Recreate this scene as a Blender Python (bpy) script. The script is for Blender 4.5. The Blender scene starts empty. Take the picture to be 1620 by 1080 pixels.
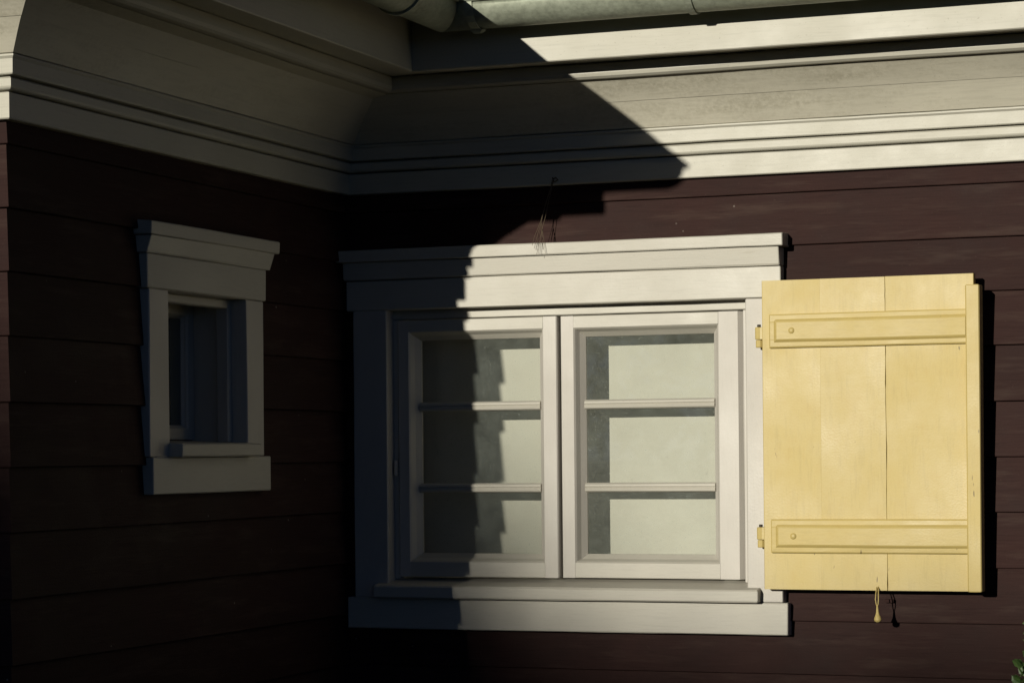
import bpy, math, random
from mathutils import Vector, Matrix, noise
random.seed(7)
scene = bpy.context.scene
COL = scene.collection
R = math.radians

# ------------------------------------------------------------------ camera
cam_d = bpy.data.cameras.new('camera')
cam = bpy.data.objects.new('camera', cam_d); COL.objects.link(cam)
YAW, ROLL = R(21.0), 0.0094
F = Vector((-math.sin(YAW), math.cos(YAW), 0)); R0 = Vector((math.cos(YAW), math.sin(YAW), 0)); U0 = Vector((0, 0, 1))
RT = R0*math.cos(ROLL) - U0*math.sin(ROLL)
UP = U0*math.cos(ROLL) + R0*math.sin(ROLL)
m = Matrix((RT, UP, -F)).transposed().to_4x4()
m.translation = Vector((3.3627, -7.25, 1.75))
cam.matrix_world = m
cam_d.sensor_width = 36.0; cam_d.lens = 36.0*3849/1620
cam_d.shift_y = 174/1620
cam_d.clip_start = 0.1; cam_d.clip_end = 2000
scene.camera = cam

# ------------------------------------------------------------------ world, sun, exposure
SX, SK = 0.209, 0.18                      # sideways and downward run of the sunlight per metre towards the wall
to_sun = Vector((-SX, -1, SK)).normalized()
w = bpy.data.worlds.new('World'); scene.world = w; w.use_nodes = True
nt = w.node_tree; nt.nodes.clear()
sky = nt.nodes.new('ShaderNodeTexSky'); sky.sky_type = 'NISHITA'; sky.sun_disc = False
sky.sun_elevation = math.asin(to_sun.z)
sky.sun_rotation = math.atan2(to_sun.x, to_sun.y)
sky.air_density = 0.25; sky.dust_density = 0.1; sky.ozone_density = 1.5; sky.altitude = 1500   # clear high-country air: deep, dark sky
bg = nt.nodes.new('ShaderNodeBackground'); bg.inputs['Strength'].default_value = 0.05
out = nt.nodes.new('ShaderNodeOutputWorld')
nt.links.new(sky.outputs[0], bg.inputs[0]); nt.links.new(bg.outputs[0], out.inputs[0])
sun_d = bpy.data.lights.new('sun', 'SUN'); sun_d.energy = 5.0; sun_d.angle = R(0.5); sun_d.color = (1.0, 0.945, 0.80)
sun = bpy.data.objects.new('sun', sun_d); COL.objects.link(sun)
sun.rotation_euler = to_sun.to_track_quat('Z', 'Y').to_euler(); sun.location = (-4, -10, 8)
scene.view_settings.view_transform = 'Standard'; scene.view_settings.look = 'None'
scene.view_settings.gamma = 1.0; scene.view_settings.exposure = -0.29
scene.view_settings.use_curve_mapping = False

# ------------------------------------------------------------------ materials
def mat(name):
    mt = bpy.data.materials.new(name); mt.use_nodes = True
    n = mt.node_tree; n.nodes.clear()
    o = n.nodes.new('ShaderNodeOutputMaterial'); b = n.nodes.new('ShaderNodeBsdfPrincipled')
    n.links.new(b.outputs[0], o.inputs[0])
    return mt, n, b, o
def node(n, t, **k):
    x = n.nodes.new(t)
    for a, v in k.items():
        if a in x.inputs: x.inputs[a].default_value = v
        else: setattr(x, a, v)
    return x
def coords(n, scale):
    g = n.nodes.new('ShaderNodeNewGeometry'); mp = n.nodes.new('ShaderNodeMapping')
    mp.inputs['Scale'].default_value = scale
    oi = n.nodes.new('ShaderNodeObjectInfo'); ml = n.nodes.new('ShaderNodeMath'); ml.operation = 'MULTIPLY'; ml.inputs[1].default_value = 37.0
    n.links.new(oi.outputs['Random'], ml.inputs[0])
    cb = n.nodes.new('ShaderNodeCombineXYZ'); n.links.new(ml.outputs[0], cb.inputs[0]); n.links.new(ml.outputs[0], cb.inputs[2])
    n.links.new(g.outputs['Position'], mp.inputs['Vector']); n.links.new(cb.outputs[0], mp.inputs['Location'])
    return mp
def noise_tex(n, scale, s=1.0, detail=4.0, rough=.6):
    mp = coords(n, scale); t = node(n, 'ShaderNodeTexNoise'); t.inputs['Scale'].default_value = s
    t.inputs['Detail'].default_value = detail; t.inputs['Roughness'].default_value = rough
    n.links.new(mp.outputs[0], t.inputs['Vector']); return t
def ramp(n, src, stops):
    r = n.nodes.new('ShaderNodeValToRGB'); e = r.color_ramp.elements
    while len(e) > 1: e.remove(e[-1])
    e[0].position = stops[0][0]; e[0].color = stops[0][1]
    for p, c in stops[1:]:
        q = e.new(p); q.color = c
    n.links.new(src, r.inputs[0]); return r
def mix(n, fac, a, b, mode='MIX'):
    x = n.nodes.new('ShaderNodeMix'); x.data_type = 'RGBA'; x.blend_type = mode
    for s, v in ((x.inputs['Factor'], fac), (x.inputs[6], a), (x.inputs[7], b)):
        if hasattr(v, 'is_linked') or hasattr(v, 'node'): n.links.new(v, s)
        else: s.default_value = v
    return x.outputs[2]
def g4(v): return (v, v, v, 1)
def painted(name, base, dirt, rough=.45, grain=(3, 40, 40), speck=.3, vary=.08, bump=.13, spec=.4, flecks=None, chips=False, grime=None):
    """Brushed paint over wood: grain along one axis, patches of wear, small specks of dirt."""
    mt, n, b, o = mat(name)
    gr = noise_tex(n, grain, 4.0, 5, .65)
    big = noise_tex(n, (1, 1, 1), 3.5, 5, .6)
    sp = noise_tex(n, (1, 1, 1), 170.0, 2, .5)
    base4 = (*base, 1); dirt4 = (*dirt, 1)
    var = ramp(n, big.outputs['Fac'], [(.3, g4(1-vary)), (.7, g4(1+vary*.4))])
    c = mix(n, 1.0, base4, var.outputs[0], 'MULTIPLY')
    gv = ramp(n, gr.outputs['Fac'], [(.28, g4(1-vary*1.1)), (.5, g4(1.0))])
    c = mix(n, 1.0, c, gv.outputs[0], 'MULTIPLY')
    patch = ramp(n, big.outputs['Fac'], [(.5, g4(0)), (.72, g4(.5))])
    gm = ramp(n, gr.outputs['Fac'], [(.55, g4(0)), (.75, g4(1))])
    pm = mix(n, 1.0, patch.outputs[0], gm.outputs[0], 'MULTIPLY')
    c = mix(n, pm, c, dirt4)
    sm = ramp(n, sp.outputs['Fac'], [(.68, g4(0)), (.75, g4(speck))])
    c = mix(n, sm.outputs[0], c, dirt4)
    if chips:                                # small dark chips and scuffs, drawn out along the boards
        cn = noise_tex(n, (60, 60, 14), 1.0, 2, .5)
        cm = ramp(n, cn.outputs['Fac'], [(.735, g4(0)), (.76, g4(.8))])
        c = mix(n, cm.outputs[0], c, (.10, .065, .03, 1))
        bn = noise_tex(n, (1, 1, 1), 16.0, 8, .8)
        bm = ramp(n, bn.outputs['Fac'], [(.5, g4(0)), (.72, g4(.3))])
        c = mix(n, bm.outputs[0], c, dirt4)
    if flecks:                               # sparse pale flecks of old paint and lime
        vo = n.nodes.new('ShaderNodeTexVoronoi'); vo.inputs['Scale'].default_value = 11.0
        mp = coords(n, (1, 1, 1)); n.links.new(mp.outputs[0], vo.inputs['Vector'])
        fm = ramp(n, vo.outputs['Distance'], [(.018, g4(.8)), (.045, g4(0))])
        kn = noise_tex(n, (1, 1, 1), 2.2, 2); km = ramp(n, kn.outputs['Fac'], [(.47, g4(0)), (.55, g4(1))])
        c = mix(n, mix(n, 1.0, fm.outputs[0], km.outputs[0], 'MULTIPLY'), c, (*flecks, 1))
        fd = noise_tex(n, (2.5, 2.5, 22), 1.0, 4, .7); fdm = ramp(n, fd.outputs['Fac'], [(.52, g4(0)), (.74, g4(.55))])
        c = mix(n, fdm.outputs[0], c, dirt4)
    if grime:
        gn = noise_tex(n, (1.3, 1.3, 9), 1.0, 6, .75); f2 = noise_tex(n, (1, 1, 1), 70, 3, .7)
        a1 = ramp(n, gn.outputs['Fac'], [(.48, g4(0)), (.66, g4(.75))]); a2 = ramp(n, f2.outputs['Fac'], [(.38, g4(.1)), (.62, g4(1))])
        c = mix(n, mix(n, 1.0, a1.outputs[0], a2.outputs[0], 'MULTIPLY'), c, (*grime, 1))
    oi = n.nodes.new('ShaderNodeObjectInfo')
    ov = ramp(n, oi.outputs['Random'], [(0, g4(1-vary*.7)), (1, g4(1.0))])
    c = mix(n, 1.0, c, ov.outputs[0], 'MULTIPLY')
    n.links.new(c, b.inputs['Base Color'])
    rr = ramp(n, big.outputs['Fac'], [(.3, g4(rough-.08)), (.7, g4(rough+.12))])
    n.links.new(rr.outputs[0], b.inputs['Roughness'])
    b.inputs['Specular IOR Level'].default_value = spec
    ad = n.nodes.new('ShaderNodeMath'); ad.operation = 'ADD'
    n.links.new(gr.outputs['Fac'], ad.inputs[0]); n.links.new(sp.outputs['Fac'], ad.inputs[1])
    bp = n.nodes.new('ShaderNodeBump'); bp.inputs['Strength'].default_value = bump; bp.inputs['Distance'].default_value = .0015
    n.links.new(ad.outputs[0], bp.inputs['Height']); n.links.new(bp.outputs[0], b.inputs['Normal'])
    return mt
def plain(name, col, rough=.5, metal=0., noise_amt=.15, nscale=20, spec=.4):
    mt, n, b, o = mat(name)
    t = noise_tex(n, (1, 1, 1), nscale, 4)
    v = ramp(n, t.outputs['Fac'], [(.3, g4(1-noise_amt)), (.7, g4(1+noise_amt*.5))])
    n.links.new(mix(n, 1.0, (*col, 1), v.outputs[0], 'MULTIPLY'), b.inputs['Base Color'])
    b.inputs['Roughness'].default_value = rough; b.inputs['Metallic'].default_value = metal
    b.inputs['Specular IOR Level'].default_value = spec
    return mt
M = {}
M['white'] = painted('white_paint', (.485, .462, .405), (.29, .26, .20), grain=(3, 3, 45))
M['white_up'] = painted('white_paint_upright', (.49, .462, .422), (.30, .27, .22), grain=(45, 45, 3), vary=.05)
M['eave'] = painted('eave_paint', (.49, .472, .405), (.26, .245, .19), grain=(2, 2, 30), speck=.45, vary=.10)
M['brown'] = painted('brown_board_paint', (.039, .0198, .0180), (.074, .048, .039), rough=.62, grain=(2, 2, 60), speck=.35, vary=.24, bump=.4, spec=.06, flecks=(.30, .26, .23))
M['yellow'] = painted('yellow_paint', (.515, .402, .150), (.45, .31, .095), grain=(26, 26, 3), speck=.3, vary=.09, bump=.16, chips=True)
M['yellow_h'] = painted('yellow_paint_batten', (.515, .402, .150), (.45, .31, .095), grain=(4, 4, 30), speck=.3, vary=.09, bump=.16, chips=True)
M['cove'] = painted('cove_paint', (.575, .545, .452), (.30, .28, .215), grain=(2, 2, 30), speck=.5, vary=.10, grime=(.36, .335, .26))
M['blind'] = plain('blind_cloth', (.57, .545, .485), .8, 0, .04, 3)
M['dark'] = plain('dark_room', (.03, .028, .026), .8)
M['iron'] = plain('dark_iron', (.05, .04, .03), .6, .3)
M['stone'] = plain('base_stone', (.28, .26, .23), .85, 0, .3, 8)
M['tile'] = plain('roof_tile', (.22, .10, .07), .8, 0, .4, 6)
M['straw'] = plain('dry_straw', (.13, .095, .06), .7, 0, .3, 30)
M['bark'] = plain('bark', (.09, .065, .045), .85, 0, .4, 15)
M['gravel'] = plain('ground_soil_grass', (.075, .085, .04), .95, 0, .5, 1.5)
def zinc():
    mt, n, b, o = mat('weathered_zinc')
    t = noise_tex(n, (3, 3, 9), 4.0, 6, .7); f = noise_tex(n, (1, 1, 1), 60, 3)
    c = ramp(n, t.outputs['Fac'], [(.3, (.26, .28, .22, 1)), (.55, (.36, .39, .31, 1)), (.75, (.42, .44, .36, 1))])
    v = ramp(n, f.outputs['Fac'], [(.3, g4(.75)), (.6, g4(1))])
    n.links.new(mix(n, 1.0, c.outputs[0], v.outputs[0], 'MULTIPLY'), b.inputs['Base Color'])
    b.inputs['Metallic'].default_value = .25; b.inputs['Roughness'].default_value = .5
    return mt
M['zinc'] = zinc()
def glass(name, dust):
    mt = bpy.data.materials.new(name); mt.use_nodes = True; n = mt.node_tree; n.nodes.clear()
    o = n.nodes.new('ShaderNodeOutputMaterial')
    tr = node(n, 'ShaderNodeBsdfTransparent'); tr.inputs[0].default_value = (.93, .95, .92, 1)
    gl = node(n, 'ShaderNodeBsdfGlossy'); gl.inputs['Roughness'].default_value = .02; gl.inputs['Color'].default_value = g4(1)
    fr = node(n, 'ShaderNodeFresnel'); fr.inputs['IOR'].default_value = 1.5
    m1 = n.nodes.new('ShaderNodeMixShader'); n.links.new(fr.outputs[0], m1.inputs[0]); n.links.new(tr.outputs[0], m1.inputs[1]); n.links.new(gl.outputs[0], m1.inputs[2])
    df = node(n, 'ShaderNodeBsdfDiffuse'); df.inputs[0].default_value = (.60, .66, .60, 1)
    t = noise_tex(n, (1, 1, 1), 9, 6, .7); sp = noise_tex(n, (1, 1, 1), 190, 2)
    a = ramp(n, t.outputs['Fac'], [(.3, g4(dust*.6)), (.7, g4(dust*1.4))])
    s = ramp(n, sp.outputs['Fac'], [(.64, g4(0)), (.74, g4(.25))])
    fac = mix(n, 1.0, a.outputs[0], s.outputs[0], 'ADD')
    m2 = n.nodes.new('ShaderNodeMixShader'); n.links.new(fac, m2.inputs[0]); n.links.new(m1.outputs[0], m2.inputs[1]); n.links.new(df.outputs[0], m2.inputs[2])
    n.links.new(m2.outputs[0], o.inputs[0])
    return mt
M['glass'] = glass('dusty_glass', .10)
def leafmat(name, a, b2):
    mt, n, b, o = mat(name)
    oi = noise_tex(n, (1, 1, 1), 12, 2)
    c = ramp(n, oi.outputs['Fac'], [(.3, (*a, 1)), (.7, (*b2, 1))])
    n.links.new(c.outputs[0], b.inputs['Base Color']); b.inputs['Roughness'].default_value = .45
    return mt
M['leaf'] = leafmat('shrub_leaf', (.04, .085, .022), (.085, .15, .04))
M['treeleaf'] = leafmat('tree_leaf', (.03, .06, .02), (.06, .09, .03))

# ------------------------------------------------------------------ mesh helpers
def link(name, verts, faces, material, parent=None, smooth=False):
    me = bpy.data.meshes.new(name); me.from_pydata([tuple(v) for v in verts], [], faces); me.update()
    me.materials.append(M[material])
    if smooth:
        for p in me.polygons: p.use_smooth = True
    o = bpy.data.objects.new(name, me); COL.objects.link(o)
    if parent:
        o.parent = parent; o.matrix_parent_inverse = Matrix.Translation(-BASE.get(parent.name, Vector()))
    return o
BASE = {}
def empty(name, loc, parent=None):
    o = bpy.data.objects.new(name, None); COL.objects.link(o); o.empty_display_size = .1
    loc = Vector(loc); BASE[o.name] = loc
    if parent: o.parent = parent; o.location = loc - BASE[parent.name]
    else: o.location = loc
    return o
def tag(o, label=None, cat=None, kind=None, group=None):
    if label: o['label'] = label
    if cat: o['category'] = cat
    if kind: o['kind'] = kind
    if group: o['group'] = group
    return o
def extrude(prof, fn, ts, amp=0.0, seed=0.0, caps=True):
    """Sweep the closed outline prof=[(a,b)...]; fn((a,b),t) gives the point at station t. Hand-planed wobble amp."""
    V, Fc = [], []; n = len(prof)
    for t in ts:
        for i, p in enumerate(prof):
            v = Vector(fn(p, t))
            if amp:
                q = v*2.3 + Vector((seed, i*.9, seed*1.7))
                v = v + Vector((noise.noise(q), noise.noise(q+Vector((9, 3, 1))), noise.noise(q+Vector((4, 8, 5)))))*amp \
                      + Vector((0, 0, noise.noise(v*11+Vector((seed, i, 0)))))*amp*.35
            V.append(v)
    for k in range(len(ts)-1):
        for i in range(n):
            j = (i+1) % n
            Fc.append((k*n+i, k*n+j, (k+1)*n+j, (k+1)*n+i))
    if caps:
        Fc.append(tuple(range(n-1, -1, -1))); Fc.append(tuple((len(ts)-1)*n+i for i in range(n)))
    return V, Fc
def steps(L, d=.08): 
    k = max(1, int(L/d)); return [i/k for i in range(k+1)]
def fix(o):
    import bmesh
    b = bmesh.new(); b.from_mesh(o.data); bmesh.ops.recalc_face_normals(b, faces=b.faces); b.to_mesh(o.data); b.free(); return o
def rprof(a0, a1, b0, b1, r=.003):
    """rectangle outline with small chamfered arrises"""
    r = min(r, abs(a1-a0)*.3, abs(b1-b0)*.3)
    return [(a0+r, b0), (a1-r, b0), (a1, b0+r), (a1, b1-r), (a1-r, b1), (a0+r, b1), (a0, b1-r), (a0, b0+r)]
SEED = [0.0]
def prism(name, prof, frame, t0, t1, along, material, parent, amp=.0012, end_in=.0025):
    """frame maps (out, z/side) to world on a wall; along: 'h' sweep horizontally, 'v' sweep upwards. Ends slightly rounded."""
    SEED[0] += 3.7
    ca = sum(p[0] for p in prof)/len(prof); cb = sum(p[1] for p in prof)/len(prof)
    L = abs(t1-t0); ts = steps(L, .07)
    e = min(end_in/max(L, 1e-6), .2)
    full = [0, e] + [t for t in ts if e < t < 1-e] + [1-e, 1]
    def fn(p, t):
        a, b = p
        if t in (0, 1):
            a = a + max(-end_in, min(end_in, (ca-a)))*.8; b = b + max(-end_in, min(end_in, (cb-b)))*.8
        s = t0+(t1-t0)*t
        return frame(s, a, b) if along == 'h' else frame(b, a, s)
    V, Fc = extrude(prof, fn, full, amp, SEED[0])
    return fix(link(name, V, Fc, material, parent))
MAIN = lambda s, o, z: (s, -o, z)             # wall y=0 facing the viewer, s runs to the right
WING = lambda s, o, z: (o, s, z)              # wall x=0 facing right, s runs into the corner
L_W = 2.01
FRONT = lambda s, o, z: (s, -L_W-o, z)

# ------------------------------------------------------------------ ground
def ground():
    N = 40; V = []; Fc = []
    for i in range(N+1):
        for j in range(N+1):
            u = (i/N*2-1); v = (j/N*2-1)
            x = 400*u*abs(u)**1.5; y = 400*v*abs(v)**1.5
            V.append((x, y, .04*noise.noise(Vector((x*.3, y*.3, 0)))-.02))
    for i in range(N):
        for j in range(N):
            a = i*(N+1)+j; Fc.append((a, a+N+1, a+N+2, a+1))
    o = link('ground', V, Fc, 'gravel'); o['kind'] = 'structure'
ground()

# ------------------------------------------------------------------ the house
house = empty('house', (0, 0, 0))
tag(house, 'dark brown clapboard house with white window trim and deep moulded white eaves', 'house')
ROWS = [.235+.1653*k for k in range(5)] + [1.063, 1.226, 1.392, 1.558, 1.722, 1.886, 2.052, 2.213, 2.372, 2.532]
TOPS = ROWS[1:] + [2.605]
XR, XL = 3.4, -2.6
def plank_prof(z0, z1, t):
    return [(-.012, z0), (t-.002, z0), (t, z0+.002), (.003, z1-.0012), (-.012, z1-.0012)]
walls = {}
def wall(key, loc, label):
    e = empty('clapboard_wall', loc, house); e['label'] = label; walls[key] = e; return e
wall('main', (2, 0, 0), 'sunlit dark brown clapboard wall behind the yellow shutter')
wall('wing', (0, -1, 0), 'shaded clapboard wall of the wing, around the small window')
wall('front', (-1, -L_W, 0), 'front clapboard wall of the wing at the left edge')
OPM = (.09, 1.44, 1.25, 2.30)     # hole behind the casing (s0,s1,z0,z1)
OPW = (-1.33, -.70, 1.70, 2.29)
def planks(key, frame, s0, s1, op, end0=0, end1=0, joints=()):
    """end1=+1: the board runs on to the outer corner mitre (grows with its own projection)"""
    for k, (z0, z1) in enumerate(zip(ROWS, TOPS)):
        t = .0165 + random.uniform(-.002, .003)
        if key == 'front' or key == 'wing': t = .0165 + .0022*math.sin(k*2.1)
        spans = [(s0, s1)]
        if op and z1 > op[2]+.03 and z0 < op[3]-.01:
            spans = [(s0, op[0]), (op[1], s1)]
        js = joints(k) if callable(joints) else ()
        cut = []
        for a, b in spans:
            pts = [a] + [j for j in js if a+.15 < j < b-.15] + [b]
            cut += [(pts[i]+(.0012 if i else 0), pts[i+1]-(.0012 if i < len(pts)-2 else 0)) for i in range(len(pts)-1)]
        sd = random.uniform(0, 50)
        for a, b in cut:
            prof = plank_prof(z0, z1, t)
            ts = steps(b-a, .09)
            def fn(p, u, a=a, b=b):
                aa = a - (p[0]*end0 if abs(a-s0) < 1e-6 else 0)
                bb = b + (p[0]*end1 if abs(b-s1) < 1e-6 else 0)
                s = aa+(bb-aa)*u
                wob = .0016*noise.noise(Vector((s*1.7, k*7.3+sd, 0)))+.0006*noise.noise(Vector((s*9, k*3.1, 4)))
                front = 1 if p[0] > .005 else 0
                return frame(s, p[0]+wob*front*.8, p[1]+(wob if p[1] < z0+.01 else 0))
            V, Fc = extrude(prof, fn, ts)
            fix(link('plank', V, Fc, 'brown', walls[key]))
planks('main', MAIN, 0.0, XR, OPM, joints=lambda k: (2.6+.15*((k*3) % 4),) )
planks('wing', WING, -L_W, -.0215, OPW, end0=1)
planks('front', FRONT, XL, 0.0, None, end1=1)
def boxmesh(name, boxes, material, parent):
    V, Fc = [], []
    for (x0, x1, y0, y1, z0, z1) in boxes:
        b = len(V)
        V += [(x, y, z) for x in (x0, x1) for y in (y0, y1) for z in (z0, z1)]
        Fc += [tuple(b+i for i in f) for f in ((0, 1, 3, 2), (4, 6, 7, 5), (0, 4, 5, 1), (2, 3, 7, 6), (0, 2, 6, 4), (1, 5, 7, 3))]
    return fix(link(name, V, Fc, material, parent))
# sheathing behind the boards, open at the windows
o = OPM
boxmesh('sheathing', [(0, o[0], .013, .10, .2, 3.2), (o[1], XR, .013, .10, .2, 3.2), (o[0], o[1], .013, .10, .2, o[2]), (o[0], o[1], .013, .10, o[3], 3.2)], 'dark', walls['main'])
o = OPW
boxmesh('sheathing', [(-.10, -.013, -L_W+.10, o[0], .2, 3.2), (-.10, -.013, o[1], .10, .2, 3.2), (-.10, -.013, o[0], o[1], .2, o[2]), (-.10, -.013, o[0], o[1], o[3], 3.2)], 'dark', walls['wing'])
boxmesh('sheathing', [(XL, -.013, -L_W+.013, -L_W+.10, .2, 3.2)], 'dark', walls['front'])
boxmesh('corner_board', [(XR+.001, XR+.03, -.03, .10, .235, 2.585)], 'white_up', house)
boxmesh('foundation', [(-.02, XR, -.03, .12, -.1, .232)], 'stone', house)
boxmesh('foundation', [(XL, .03, -L_W-.03, -.032, -.1, .232)], 'stone', house)

# ------------------------------------------------------------------ cornices: one set of mouldings swept round both corners
EXTRA = .04                                     # the wing's eaves reach a little further out
def ow(a): return a + (EXTRA if a > .2 else 0)
def CMAIN(p, t): x0 = ow(p[0]); return (x0+(XR-x0)*t, -p[0], p[1])
def og(a): return a + .085
def GMAIN(p, t): x0 = og(p[0]); return (x0+(XR-x0)*t, -p[0], p[1])
def GWING(p, t): y0 = -p[0]; y1 = -(L_W+og(p[0])); return (og(p[0]), y0+(y1-y0)*t, p[1])
def GFRONT(p, t): x0 = og(p[0]); return (x0+(XL-x0)*t, -(L_W+og(p[0])), p[1])
def CWING(p, t): y0 = -p[0]; y1 = -(L_W+ow(p[0])); return (ow(p[0]), y0+(y1-y0)*t, p[1])
def CFRONT(p, t): x0 = ow(p[0]); return (x0+(XL-x0)*t, -(L_W+ow(p[0])), p[1])
def arc(c, r, a0, a1, n):
    return [(c[0]+r*math.cos(R(a0+(a1-a0)*i/n)), c[1]+r*math.sin(R(a0+(a1-a0)*i/n))) for i in range(n+1)]
def covep(u):      # lightly hollow sloping board, foot to head
    a = .066+(.203-.066)*u; z = 2.748+(2.883-2.748)*u; s = math.sin(math.pi*u)*.007
    return (a-s*.67, z+s*.74)
CORN = [
 ('frieze', [(-.01, 2.590), (.028, 2.590), (.031, 2.593), (.031, 2.655), (.027, 2.658), (-.01, 2.658)]),
 ('bead_molding', [(.0, 2.661), (.030, 2.661)] + arc((.036, 2.671), .010, -90, -10, 3) + [(.046, 2.688), (.040, 2.693), (.0, 2.693)]),
 ('band_molding', [(.0, 2.696), (.058, 2.696), (.060, 2.699), (.061, 2.734), (.067, 2.740), (.067, 2.744), (.061, 2.747), (.0, 2.747)]),
 ('cove_board', [(.02, 2.750)] + [covep(i/6*.52) for i in range(7)] + [(.09, 2.85), (.02, 2.80)]),
 ('cove_board', [(.10, 2.857)] + [(covep(.525+i/6*.475)[0]+.0012, covep(.525+i/6*.475)[1]-.0012) for i in range(7)] + [(.175, 2.92), (.12, 2.92)]),
 ('crown_molding', [(.180, 2.8842), (.226, 2.8842), (.236, 2.890), (.240, 2.900), (.240, 2.929), (.180, 2.929)]),
 ('soffit', [(.12, 2.932), (.330, 2.932), (.330, 2.952), (.12, 2.952)]),
 ('fascia', [(.332, 2.922), (.358, 2.922), (.361, 2.925), (.361, 3.15), (.332, 3.15)]),
]
def sweep(name, prof, fn, L, material, parent, amp=.0012, smooth=False):
    SEED[0] += 2.3
    ts = steps(L, .12)
    sd = SEED[0]
    def g(p, t):
        v = Vector(fn(p, t)); k = min(1, 8*t, 8*(1-t))*amp
        q = v*1.8+Vector((sd, sd, 0))
        return v+Vector((noise.noise(q), noise.noise(q+Vector((5, 5, 5))), noise.noise(q+Vector((2, 9, 4)))+.5*noise.noise(v*8)))*k
    V, Fc = extrude(prof, g, ts)
    return fix(link(name, V, Fc, material, parent, smooth))
corn_m = empty('cornice', (2, 0, 2.59), house); corn_m['label'] = 'sunlit moulded white cornice above the large window, half shaded'
corn_w = empty('cornice', (0, -1, 2.59), house); corn_w['label'] = 'shaded moulded white cornice above the small window'
corn_f = empty('cornice', (-1, -L_W, 2.59), house); corn_f['label'] = 'sunlit sliver of white cornice at the left edge'
for nm, pr in CORN:
    mt_ = 'cove' if nm == 'cove_board' else 'eave'
    sweep(nm, pr, CMAIN, 5, mt_, corn_m); sweep(nm, pr, CWING, 2, mt_, corn_w); sweep(nm, pr, CFRONT, 3, mt_, corn_f)
# roof: tiled slopes rising from the eaves (above the picture), closed underneath
def roof():
    rf = empty('roof', (1, 0, 3.13), house); rf['label'] = 'tiled roof just above the gutters'
    a = [(.48, 3.085), (.48, 3.107), (-2.4, 4.96), (-2.4, 4.93)]
    def rm(p, t): x0 = og(p[0]) if p[0] > 0 else p[0]; return (x0+(XR+.2-x0)*t, -p[0], p[1])
    def rw(p, t):
        y1 = -(L_W+og(p[0])) if p[0] > -1.2 else -(L_W-1.2)
        return (og(p[0]) if p[0] > 0 else p[0], -p[0]+(y1+p[0])*t, p[1])
    b = [(.48, 3.085), (.48, 3.107), (-1.2, 4.175), (-1.2, 4.145)]
    fix(link('roof_slope', *extrude(a, rm, steps(5, .5)), 'tile', rf))
    fix(link('roof_slope', *extrude(b, rw, steps(2, .5)), 'tile', rf))
    def rfr(p, t): x0 = og(p[0]) if p[0] > 0 else p[0]; return (x0+(XL+.9*min(0, p[0])-x0)*t, -(L_W+(og(p[0]) if p[0] > 0 else p[0])), p[1])
    fix(link('roof_slope', *extrude(b, rfr, steps(3, .5)), 'tile', rf))
roof()

# ------------------------------------------------------------------ windows
def beveled_sash(parent, x0, x1, z0, z1, gx0, gx1, gz0, gz1, y, frame, mat_h, mat_v, d=.045, w=.026, chamfer=.003):
    """sash of four pieces; each has a moulded slope down to the glass. Returns glass rectangle and depth."""
    T = .055
    def rail(nm, za, zb, up):      # za outer, zb inner (where slope begins)
        s = 1 if up else -1
        prof = [(y-T, za), (y-.002, za), (y, za+s*.002), (y, zb-s*.001), (y-.006, zb+s*.004), (y-d*.55, zb+s*w*.45), (y-d, zb+s*w), (y-T, zb+s*w)]
        # mitred against the stiles
        def fn(p, t):
            q = max(0, (p[1]-zb)*s) if True else 0
            a = gx0-.0+q if p[1]*s > zb*s else gx0; b = gx1-q if p[1]*s > zb*s else gx1
            return frame(a+(b-a)*t, p[0], p[1])
        V, Fc = extrude(prof, fn, steps(gx1-gx0, .1), .0006, za*7); return fix(link(nm, V, Fc, mat_h, parent))
    rail('rail', z0, gz0, True); rail('rail', z1, gz1, False)
    def stile(nm, xa, xb, right):
        s = 1 if right else -1; c_ = .003 if right else chamfer
        prof = [(y-T, xa), (y-c_*1.2, xa), (y, xa+s*c_), (y, xb-s*.001), (y-.006, xb+s*.004), (y-d*.55, xb+s*w*.45), (y-d, xb+s*w), (y-T, xb+s*w)]
        def fn(p, t):
            q = max(0, (p[1]-xb)*s)
            a = (gz0+q) if q > 0 else z0; b = (gz1-q) if q > 0 else z1
            # the slope belongs only to the glazed height; the flat runs the full height
            return frame(p[1], p[0], a+(b-a)*t)
        V, Fc = extrude(prof, fn, [0]+[i/8 for i in range(1, 8)]+[1], .0006, xa*9); return fix(link(nm, V, Fc, mat_v, parent))
    stile('stile', x0, gx0, True); stile('stile', x1, gx1, False)
    return gx0+w, gx1-w, gz0+w, gz1-w, y-d
def pane(parent, gx0, gx1, gz0, gz1, out, frame):
    V = [frame(s, a, z) for a in (out, out-.003) for (s, z) in ((gx0-.004, gz0-.004), (gx1+.004, gz0-.004), (gx1+.004, gz1+.004), (gx0-.004, gz1+.004))]
    return link('pane', V[:4], [(0, 1, 2, 3)], 'glass', parent)

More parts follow.
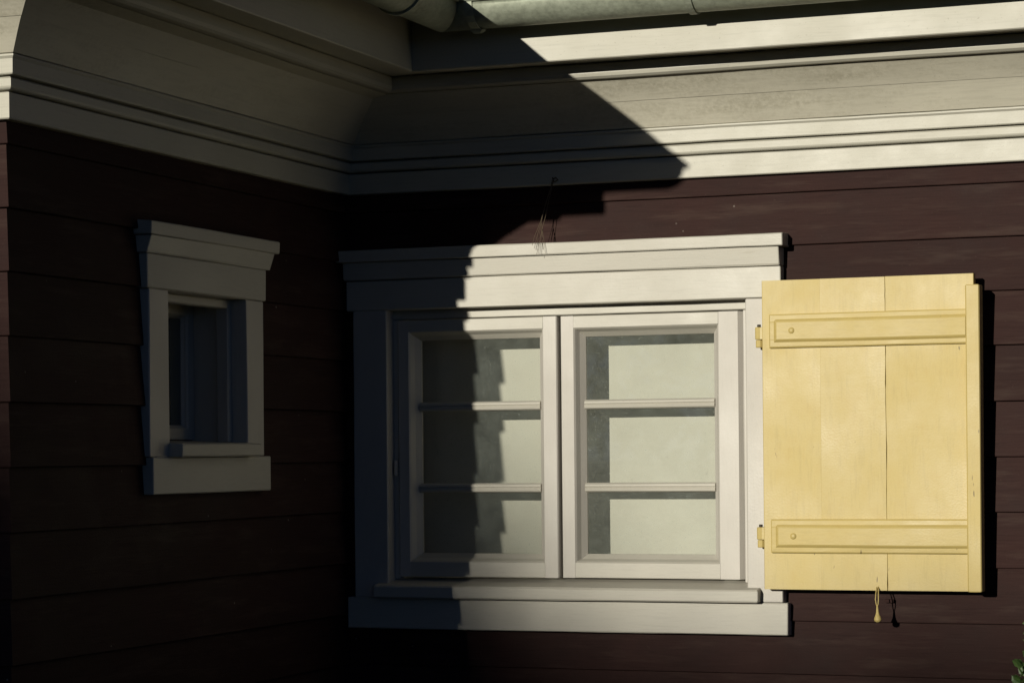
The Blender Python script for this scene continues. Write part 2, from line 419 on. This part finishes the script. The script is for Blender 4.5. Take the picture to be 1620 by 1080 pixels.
win = empty('window', (.75, 0, 1.18), house)
win['label'] = 'large white double casement window beside the yellow shutter'
P = lambda nm, prof, t0, t1, along='h', mt='white', amp=.0019: prism(nm, prof, MAIN, t0, t1, along, mt, win, amp)
P('cap', [(-.01, 2.366), (.080, 2.366), (.083, 2.369), (.084, 2.401), (.081, 2.404), (-.01, 2.410)], .004, 1.494)
P('crown_molding', [(-.01, 2.309), (.060, 2.309), (.0635, 2.313), (.0680, 2.3645), (-.01, 2.3645)], .022, 1.478)
P('head_board', rprof(-.01, .052, 2.2105, 2.3075), .028, 1.479)
P('jamb', rprof(-.01, .0505, .048, .168), 1.2835, 2.2095, 'v', 'white_up')
P('jamb', rprof(-.01, .0505, 1.366, 1.478), 1.2835, 2.2095, 'v', 'white_up')
P('apron', rprof(-.01, .052, 1.183, 1.2825), .022, 1.492)
P('sill', [(-.06, 1.285), (.083, 1.2835), (.088, 1.288), (.089, 1.318), (.084, 1.3235), (-.06, 1.346)], .130, 1.408)
# fixed frame round the sashes, set back from the casing
P('frame_head', rprof(-.09, -.006, 2.181, 2.2275), .150, 1.385)
P('frame_side', rprof(-.09, -.006, .150, .1855), 1.340, 2.180, 'v', 'white_up')
P('frame_side', rprof(-.09, -.006, 1.3425, 1.385), 1.340, 2.180, 'v', 'white_up')
# lining behind, so the space up to the blind is closed
for nm, b in (('lining', (.10, .150, .0, .235, 1.30, 2.26)), ('lining', (1.386, 1.43, .0, .235, 1.30, 2.26)),
              ('lining', (.151, 1.385, .092, .235, 2.2285, 2.26)), ('lining', (.151, 1.385, .092, .235, 1.30, 1.338))):
    boxmesh(nm, [b], 'white_up', win)
def casement(x0, x1, gx0, gx1, out, ch=.003):
    r = beveled_sash(win, x0, x1, 1.349, 2.177, gx0, gx1, 1.397, 2.139, out, MAIN, 'white', 'white_up', chamfer=ch)
    pane(win, r[0], r[1], r[2], r[3], r[4]-.004, MAIN)
    for zc in (1.897, 1.634):
        g = r[4]
        pr = [(g-.006, zc-.015), (g+.004, zc-.015), (g+.013, zc-.011), (g+.015, zc-.004), (g+.0115, zc), (g+.015, zc+.004), (g+.013, zc+.010), (g+.004, zc+.015), (g-.006, zc+.015)]
        prism('muntin', pr, MAIN, r[0]-.003, r[1]+.003, 'h', 'white', win, .0005, .001)
    return r
casement(.188, .737, .226, .690, .006)
casement(.743, 1.338, .787, 1.262, -.012, .013)
def blindsheet():
    V, Fc = [], []; nx, nz = 24, 12
    for i in range(nx+1):
        for j in range(nz+1):
            x = .1505+1.2345*i/nx; z = 1.339+.888*j/nz
            V.append((x, .200+.0025*noise.noise(Vector((x*5, z*2.5, 0))), z))
    for i in range(nx):
        for j in range(nz):
            a = i*(nz+1)+j; Fc.append((a, a+nz+1, a+nz+2, a+1))
    o = link('blind', V, Fc, 'blind', win, True)
    md = o.modifiers.new('thick', 'SOLIDIFY'); md.thickness = .004; md.offset = 1
    o['label'] = 'pale blind hanging behind the panes'
blindsheet()
# small screw heads and a hinge pin on the left casement
for (x, z) in ((.178, 1.70),):
    V, Fc = extrude([(math.cos(i*math.pi/4)*.006, math.sin(i*math.pi/4)*.006) for i in range(8)], lambda p, t: (x+p[0], -.002-p[1]-.006, z+.05*t-.025), [0, 1])
    fix(link('hinge', V, Fc, 'white_up', win))

sw = empty('window', (0, -1.0, 1.64), house)
sw['label'] = 'small white framed window in the shaded wall of the wing'
Q = lambda nm, prof, t0, t1, along='h', mt='white', amp=.0019: prism(nm, prof, WING, t0, t1, along, mt, sw, amp)
Q('cap', [(-.01, 2.356), (.057, 2.356), (.060, 2.359), (.061, 2.390), (.058, 2.393), (-.01, 2.398)], -1.384, -.598)
Q('crown_molding', [(-.01, 2.307), (.038, 2.307), (.041, 2.312), (.054, 2.3545), (-.01, 2.3545)], -1.374, -.622)
Q('head_board', rprof(-.01, .036, 2.2105, 2.3055), -1.366, -.646)
Q('jamb', rprof(-.01, .031, -1.352, -1.238), 1.7445, 2.2095, 'v', 'white_up')
Q('jamb', rprof(-.01, .031, -.768, -.655), 1.7445, 2.2095, 'v', 'white_up')
Q('apron', rprof(-.01, .038, 1.640, 1.7425), -1.347, -.628)
Q('sill', [(-.16, 1.745), (.070, 1.7435), (.074, 1.748), (.075, 1.777), (.071, 1.781), (-.16, 1.792)], -1.246, -.762)
def sbox(nm, b, mt='white_up'): return boxmesh(nm, [b], mt, sw)
# deep lining with a stepped frame, then a sash
sbox('lining', (-.155, .029, -.7665, -.71, 1.74, 2.2095)); sbox('lining', (-.155, .029, -1.31, -1.2475, 1.74, 2.2095))
sbox('lining', (-.155, .029, -1.2465, -.7675, 2.2095, 2.25))
Q('frame_side', rprof(-.060, -.020, -.789, -.7675), 1.786, 2.2085, 'v', 'white_up'); Q('frame_side', rprof(-.060, -.020, -1.2465, -1.224), 1.786, 2.2085, 'v', 'white_up')
Q('frame_head', rprof(-.060, -.020, 2.183, 2.2085), -1.223, -.790)
beveled = beveled_sash(sw, -1.2460, -.768, 1.794, 2.208, -1.206, -.808, 1.828, 2.166, -.145, WING, 'white', 'white_up', .018, .010)
pane(sw, *beveled[:4], beveled[4]-.003, WING)
# dim rooms behind the windows
boxmesh('room', [(-1.6, -1.58, -1.9, -.15, 1.0, 2.7), (-1.579, -.101, -1.9, -.15, 1.0, 1.02), (-1.579, -.101, -1.9, -.15, 2.68, 2.7), (-1.579, -.101, -.17, -.15, 1.021, 2.679), (-1.579, -.101, -1.9, -1.88, 1.021, 2.679)], 'dark', house)
boxmesh('room', [(-.05, 1.6, .30, .32, 1.1, 2.4), (-.05, 1.6, .101, .299, 1.1, 1.12), (-.05, 1.6, .101, .299, 2.38, 2.4), (-.05, -.03, .101, .299, 1.121, 2.379), (1.58, 1.6, .101, .299, 1.121, 2.379)], 'dark', house)

# ------------------------------------------------------------------ shutter
sh = empty('shutter', (1.433, -.085, 1.327))
tag(sh, 'pale yellow wooden shutter swung open against the brown wall', 'shutter')
S = lambda nm, prof, t0, t1, along='h', mt='yellow', amp=.001: prism(nm, prof, MAIN, t0, t1, along, mt, sh, amp)
def shutter_board(a, b, ca, cb, top):
    """one vertical board; ca/cb: arris on its left and right edge; the joint at 1.81 has opened into an uneven crack"""
    y0, y1 = .068, .100+random.uniform(-.0003, .0003)
    pr = [(y0, a), (y1-ca, a), (y1, a+ca), (y1, b-cb), (y1-cb, b), (y0, b)]
    n_ = 50
    def fn(p, t):
        z = 1.327+(top-1.327)*t; x = p[1]
        if abs(x-1.81) < .004:
            k = 1 if x > 1.81 else -1
            x += k*(max(0, noise.noise(Vector((z*13, 2, 0))))*.0016+max(0, noise.noise(Vector((z*47, 5, k))))*.0012) + .0012*noise.noise(Vector((z*6, 9, 0)))
        return (x, -p[0]-.0008*noise.noise(Vector((x*7, z*4, 3))), z+(.0012*noise.noise(Vector((x*9, 1, 1)))))
    fix(link('board', *extrude(pr, fn, [k/n_ for k in range(n_+1)]), 'yellow', sh))
shutter_board(1.4325, 1.61199, .002, .0002, 2.2590); shutter_board(1.61201, 1.8096, .0002, .0006, 2.2592); shutter_board(1.8103, 2.073, .0006, .0015, 2.2596)
def batten(z0, z1):
    pr = [(.1012, z0), (.110, z0), (.113, z0+.004), (.1135, z0+.016), (.119, z0+.022), (.121, z0+.026), (.121, z1-.026), (.119, z1-.022), (.1135, z1-.016), (.113, z1-.004), (.110, z1), (.1012, z1)]
    zc = (z0+z1)/2
    # the moulding returns round the left end
    st = [(0, .0, .0), (.004, .0, .0), (.016, 0, 0), (.024, 0, 0)]
    V, Fc = [], []; n = len(pr)
    xs = [1.457, 1.4575, 1.461, 1.473, 1.479, 1.483] + [1.483+(2.0515-1.483)*i/9 for i in range(1, 10)]
    lim = [.1012, .110, .113, .1135, .119, .121] + [.2]*9
    for x, l in zip(xs, lim):
        for i, (a, z) in enumerate(pr):
            wob = .0008*noise.noise(Vector((x*6, z*5, i)))
            V.append((x, -min(a, l)-wob, z+.0012*noise.noise(Vector((x*3, i*.3, z)))))
    for k in range(len(xs)-1):
        for i in range(n):
            j = (i+1) % n; Fc.append((k*n+i, k*n+j, (k+1)*n+j, (k+1)*n+i))
    Fc.append(tuple(range(n-1, -1, -1))); Fc.append(tuple((len(xs)-1)*n+i for i in range(n)))
    b = fix(link('batten', V, Fc, 'yellow_h', sh))
    # bolt head
    pts = [(0, .0045), (.005, .004), (.009, .0018), (.0105, -.001)]
    V, Fc = [(1.529, -.121-.0045, zc)], []
    for r_, h in pts[1:]:
        for i in range(10): V.append((1.529+r_*math.cos(i*.628), -.121-h, zc+r_*math.sin(i*.628)))
    for i in range(10):
        Fc.append((0, 1+i, 1+(i+1) % 10))
        for k in range(2): Fc.append((1+k*10+i, 1+(k+1)*10+i, 1+(k+1)*10+(i+1) % 10, 1+k*10+(i+1) % 10))
    fix(link('bolt', V, Fc, 'yellow_h', sh, True))
batten(2.0545, 2.1565); batten(1.437, 1.539)
S('edge_strip', [(.075, 2.0740), (.1012, 2.0740), (.1012, 2.0530), (.125, 2.0530), (.1285, 2.0565), (.1285, 2.0915), (.125, 2.0945), (.075, 2.0945)], 1.3265, 2.2255, 'v')
def cyl(name, c, r, z0, z1, material, parent, seg=12, top=.002):
    prof = [(r*math.cos(2*math.pi*i/seg), r*math.sin(2*math.pi*i/seg)) for i in range(seg)]
    def fn(p, t): 
        k = .82 if t in (0, 1) else 1.0
        return (c[0]+p[0]*k, c[1]+p[1]*k, z0+(z1-z0)*t)
    e = top/(z1-z0)
    return fix(link(name, *extrude(prof, fn, [0, e, 1-e, 1]), material, parent, False))
for zc in (2.094, 1.488):
    cyl('hinge_knuckle', (1.4185, -.082), .0125, zc-.012, zc+.026, 'yellow_h', sh)
    cyl('hinge_pintle', (1.4185, -.080), .0110, zc-.036, zc-.013, 'yellow_h', sh)
    cyl('hinge_pin', (1.4185, -.082), .006, zc+.0262, zc+.034, 'iron', sh)
    boxmesh('hinge_strap', [(1.4245, 1.4318, -.0935, -.071, zc-.011, zc+.025)], 'yellow_h', sh)
    boxmesh('hinge_bracket', [(1.413, 1.425, -.070, -.051, zc-.034, zc-.015)], 'yellow_h', sh)
# hanging catch: bent wire and a drop-shaped weight
def tube(name, pts, rad, material, parent, seg=6, smooth=True):
    V, Fc = [], []
    for i, p in enumerate(pts):
        p = Vector(p); a = Vector(pts[max(0, i-1)]); b = Vector(pts[min(len(pts)-1, i+1)]); d = (b-a).normalized()
        u = d.cross(Vector((0, 1, .3))).normalized(); v = d.cross(u)
        r_ = rad(i/(len(pts)-1)) if callable(rad) else rad
        for k in range(seg): V.append(p+u*r_*math.cos(2*math.pi*k/seg)+v*r_*math.sin(2*math.pi*k/seg))
    for i in range(len(pts)-1):
        for k in range(seg): Fc.append((i*seg+k, i*seg+(k+1) % seg, (i+1)*seg+(k+1) % seg, (i+1)*seg+k))
    Fc.append(tuple(range(seg))[::-1]); Fc.append(tuple((len(pts)-1)*seg+k for k in range(seg)))
    return fix(link(name, V, Fc, material, parent, smooth))
cx_, cy_ = 1.785, -.132
tube('catch_wire', [(cx_-.008, -.0995, 1.336), (cx_-.007, -.108, 1.331), (cx_-.0055, -.124, 1.318), (cx_-.0052, cy_, 1.302), (cx_-.003, cy_, 1.289), (cx_, cy_, 1.280)], .0017, 'yellow_h', sh)
tube('catch_wire', [(cx_-.004, -.0995, 1.338), (cx_-.001, -.110, 1.331), (cx_+.0025, -.126, 1.318), (cx_+.004, cy_, 1.302), (cx_+.003, cy_, 1.289), (cx_, cy_, 1.280)], .0017, 'yellow_h', sh)
drop = [(0, .0022), (.2, .0032), (.4, .0042), (.55, .0062), (.7, .0098), (.82, .0116), (.92, .0100), (.98, .0055), (1, .001)]
tube('catch_weight', [(cx_+.002*t, cy_, 1.286-.052*t) for t, r_ in drop], lambda t: drop[int(round(t*8))][1], 'yellow_h', sh, 12)
# worn wooden stop block on the wall behind the catch
boxmesh('stop_block', [(1.784, 1.812, -.030, -.013, 1.287, 1.296)], 'brown', house)

# ------------------------------------------------------------------ gutters
GC, GR, GZ = .465, .076, 3.094      # centre out from the wall, radius, height of the rim
def gutter_prof():
    o_ = arc((GC, GZ), GR, 180, 360, 14); i_ = arc((GC, GZ), GR-.003, 360, 180, 14)
    bead = arc((GC+GR+.006, GZ+.002), .009, 200, 500, 9)
    return o_[:-1] + bead + i_
def gutter(fn, L, label, loc, joints, group=None):
    g = empty('rain_gutter', loc); tag(g, label, 'gutter', group='half-round gutters under the roof edge')
    SEED[0] += 1
    V, Fc = extrude(gutter_prof(), fn, steps(L, .25))
    fix(link('trough', V, Fc, 'zinc', g, True))
    return g
gm = gutter(GMAIN, 5, 'sunlit grey zinc gutter above the large window', (2, -GC, 3.02), ())
gw = gutter(GWING, 2, 'shaded zinc gutter along the wing, above the small window', (GC, -1, 3.02), ())
V, Fc = extrude(gutter_prof(), GFRONT, steps(3, .25)); fix(link('trough', V, Fc, 'zinc', gw, True))     # carries on round the wing's front corner
def collar(g, frame, s, wd=.022, rr=.005):
    ring = arc((GC, GZ), GR+.0006, 180, 365, 14); ro = arc((GC, GZ), GR+rr, 365, 180, 14)
    V, Fc = extrude(ring+ro, lambda p, t: frame(s+wd*(t-.5), p[0], p[1]), [0, .2, .8, 1])
    fix(link('joint_collar', V, Fc, 'zinc', g, False))
def bracket(g, frame, s):
    # strap hooked under the trough, a nub on its lowest point, tail nailed on the fascia
    a = arc((GC, GZ), GR+.0009, 178, 372, 12); b = arc((GC, GZ), GR+.0048, 372, 178, 12)
    fix(link('bracket', *extrude(a+b, lambda p, t: frame(s+.026*(t-.5), p[0], p[1]), [0, 1]), 'zinc', g))
    pr = [(GC-.016, GZ-GR-.004), (GC+.016, GZ-GR-.004), (GC+.008, GZ-GR-.013), (GC-.008, GZ-GR-.013)]
    fix(link('bracket_nub', *extrude(pr, lambda p, t: frame(s+.045*(t-.5)*(1 if p[1] > GZ-GR-.01 else .5), p[0], p[1]), [0, 1]), 'zinc', g))
    pr = [(.3615, GZ-.01), (.3655, GZ-.01), (GC-GR-.003, GZ+.01), (GC-GR-.003, GZ+.016), (.3615, GZ+.03)]
    fix(link('bracket_tail', *extrude(pr, lambda p, t: frame(s+.024*(t-.5), p[0], p[1]), [0, 1]), 'zinc', g))
WOUT = lambda s, a, z: (og(a), s, z)
collar(gm, MAIN, 1.335)
for s in (.66, 2.45): bracket(gm, MAIN, s)
collar(gw, WOUT, -.80, .03, .007)
bracket(gw, WOUT, -1.55)

# ------------------------------------------------------------------ dry strands hanging from the frieze
ds = empty('dry_stalks', (.74, -.04, 2.60))
tag(ds, 'wispy dry stalks dangling from the white frieze above the large window', 'dry stalks')
random.seed(21)
def strand(x0, z0, x1, z1, y0, y1, sd, fork=True):
    pts = []
    for i in range(9):
        t = i/8
        pts.append((x0+(x1-x0)*t+.006*noise.noise(Vector((t*4, sd, 0)))*t*1.5, y0+(y1-y0)*t, z0+(z1-z0)*t))
    tube('stalk', pts, lambda t: .0012-.0006*t, 'straw', ds, 4)
    if fork:
        for dx in (-.014, .010):
            p = pts[5]; q = [(p[0]+dx*k/3+.002*math.sin(k+sd), p[1]-.003*k, p[2]-.028*k) for k in range(4)]
            tube('stalk', q, lambda t: .0008-.0003*t, 'straw', ds, 4)
strand(.738, 2.602, .700, 2.385, -.036, -.105, 1.3)
strand(.741, 2.600, .712, 2.365, -.036, -.112, 5.1)
strand(.744, 2.604, .690, 2.395, -.037, -.100, 8.7, False)
tube('stalk', [(.738, -.033, 2.612), (.742, -.04, 2.607), (.752, -.042, 2.611), (.758, -.038, 2.604), (.748, -.041, 2.598), (.741, -.037, 2.603)], .002, 'bark', ds, 4)

# ------------------------------------------------------------------ shrub at the right edge
def shrub():
    s = empty('shrub', (2.49, -.42, 0)); tag(s, 'leafy green shrub in front of the wall, lower right corner', 'shrub')
    random.seed(5); V, Fc = [], []
    tips = []
    for i in range(16):
        a = random.uniform(0, 6.28); rr = random.uniform(.05, .25)
        top = Vector((2.52+rr*math.cos(a), -.42+rr*.7*math.sin(a), random.uniform(.85, 1.2)))
        if i == 0: top = Vector((2.305, -.42, 1.235))
        if i == 1: top = Vector((2.275, -.46, 1.11))
        if i == 2: top = Vector((2.27, -.40, 1.06))
        if i == 3: top = Vector((2.31, -.44, 1.17))
        if i == 4: top = Vector((2.32, -.38, 1.10))
        b = Vector((2.49+.05*math.cos(a), -.42+.05*math.sin(a), 0))
        pts = []
        for k in range(9):
            t = k/8; p = b.lerp(top, t)+Vector((.03*noise.noise(Vector((t*3, i, 0))), .03*noise.noise(Vector((t*3, i, 5))), 0))*math.sin(t*3)
            pts.append(p); 
            if k > 1: tips.append((p, t))
        tube('stem', pts, lambda t: .007-.005*t, 'bark', s, 5)
    for p, t in tips:
        for k in range(24):
            L_ = random.uniform(.024, .042); wd = L_*random.uniform(.32, .46)
            d = Vector((random.gauss(0, 1), random.gauss(0, 1), random.gauss(.25, .8))).normalized()
            c = p+d*random.uniform(.003, .03)+Vector((0, 0, random.uniform(-.06, .05)))
            u = d.cross(Vector((random.gauss(0, 1), random.gauss(0, 1), random.gauss(0, 1)))).normalized(); nrm = d.cross(u)
            i0 = len(V)
            V += [c, c+d*L_*.35+u*wd*.9+nrm*.003, c+d*L_*.75+u*wd*.7+nrm*.002, c+d*L_-nrm*.004, c+d*L_*.75-u*wd*.7+nrm*.002, c+d*L_*.35-u*wd*.9+nrm*.003, c+d*L_*.5-nrm*.002]
            Fc += [(i0, i0+1, i0+6), (i0+1, i0+2, i0+6), (i0+2, i0+3, i0+6), (i0+3, i0+4, i0+6), (i0+4, i0+5, i0+6), (i0+5, i0, i0+6)]
    o = link('foliage', V, Fc, 'leaf', s); o['kind'] = 'stuff'
shrub()

# ------------------------------------------------------------------ trees across the garden, towards the low sun
def far_trees():
    """Tall trees 60 m off; the sun stands just over their feathery tops, which dim the light low down on the walls."""
    random.seed(11); V, Fc = [], []
    DIST = 60.0; ox, oz = -SX*DIST, SK*DIST
    pts = [(-9, 2.6), (-3, 2.3), (-1, 2.0), (0, 1.95), (.38, 1.86), (.47, 1.42), (.62, 1.27), (.9, .97), (1.2, .82), (2.2, .88), (4, .8), (9, .4)]
    def zb(x):
        for (a, za), (b, zb_) in zip(pts, pts[1:]):
            if a <= x <= b: return za+(zb_-za)*(x-a)/(b-a)
        return pts[0][1] if x < 0 else pts[-1][1]
    def leaf(x, z, size, dep):
        p = Vector((x+ox, -DIST+dep, z+oz)); u = Vector((random.gauss(0, 1), random.gauss(0, 1), random.gauss(0, 1))).normalized()
        v = u.orthogonal().normalized(); i = len(V)
        V.extend([p-u*size, p+v*size*.55, p+u*size, p-v*size*.55]); Fc.append((i, i+1, i+2, i+3))
    n = 0
    while n < 16000:                         # feathery tops
        x = random.uniform(-6, 6); q = random.uniform(-1.3, .55)
        w_ = .40 if x < 1 else .12
        T = min(1, max(.03, .5+q/(2*w_)))
        if q > .42 or random.random() > -math.log(T)/3.2: continue
        leaf(x, zb(x)+q, random.uniform(.05, .11), random.uniform(-2.5, 2.5)); n += 1
    for k in range(9000):                    # dense crowns below, running on to both sides
        x = random.uniform(-30, 30)
        lo = .6-oz; hi = zb(x)-.75 if abs(x) < 6 else zb(x)-.4+.5*math.sin(x*1.7)
        leaf(x, lo+(hi-lo)*random.random()**.8, random.uniform(.3, .6), random.uniform(-4, 4))
    o = link('distant_trees', V, Fc, 'treeleaf'); tag(o, 'far-off trees across the garden shading the foot of the walls', 'trees', 'stuff')
far_trees()
scene.cycles.max_bounces = 8; scene.cycles.diffuse_bounces = 4; scene.cycles.caustics_reflective = False; scene.cycles.caustics_refractive = False

print('verts', sum(len(o.data.vertices) for o in bpy.data.objects if o.type == 'MESH'))
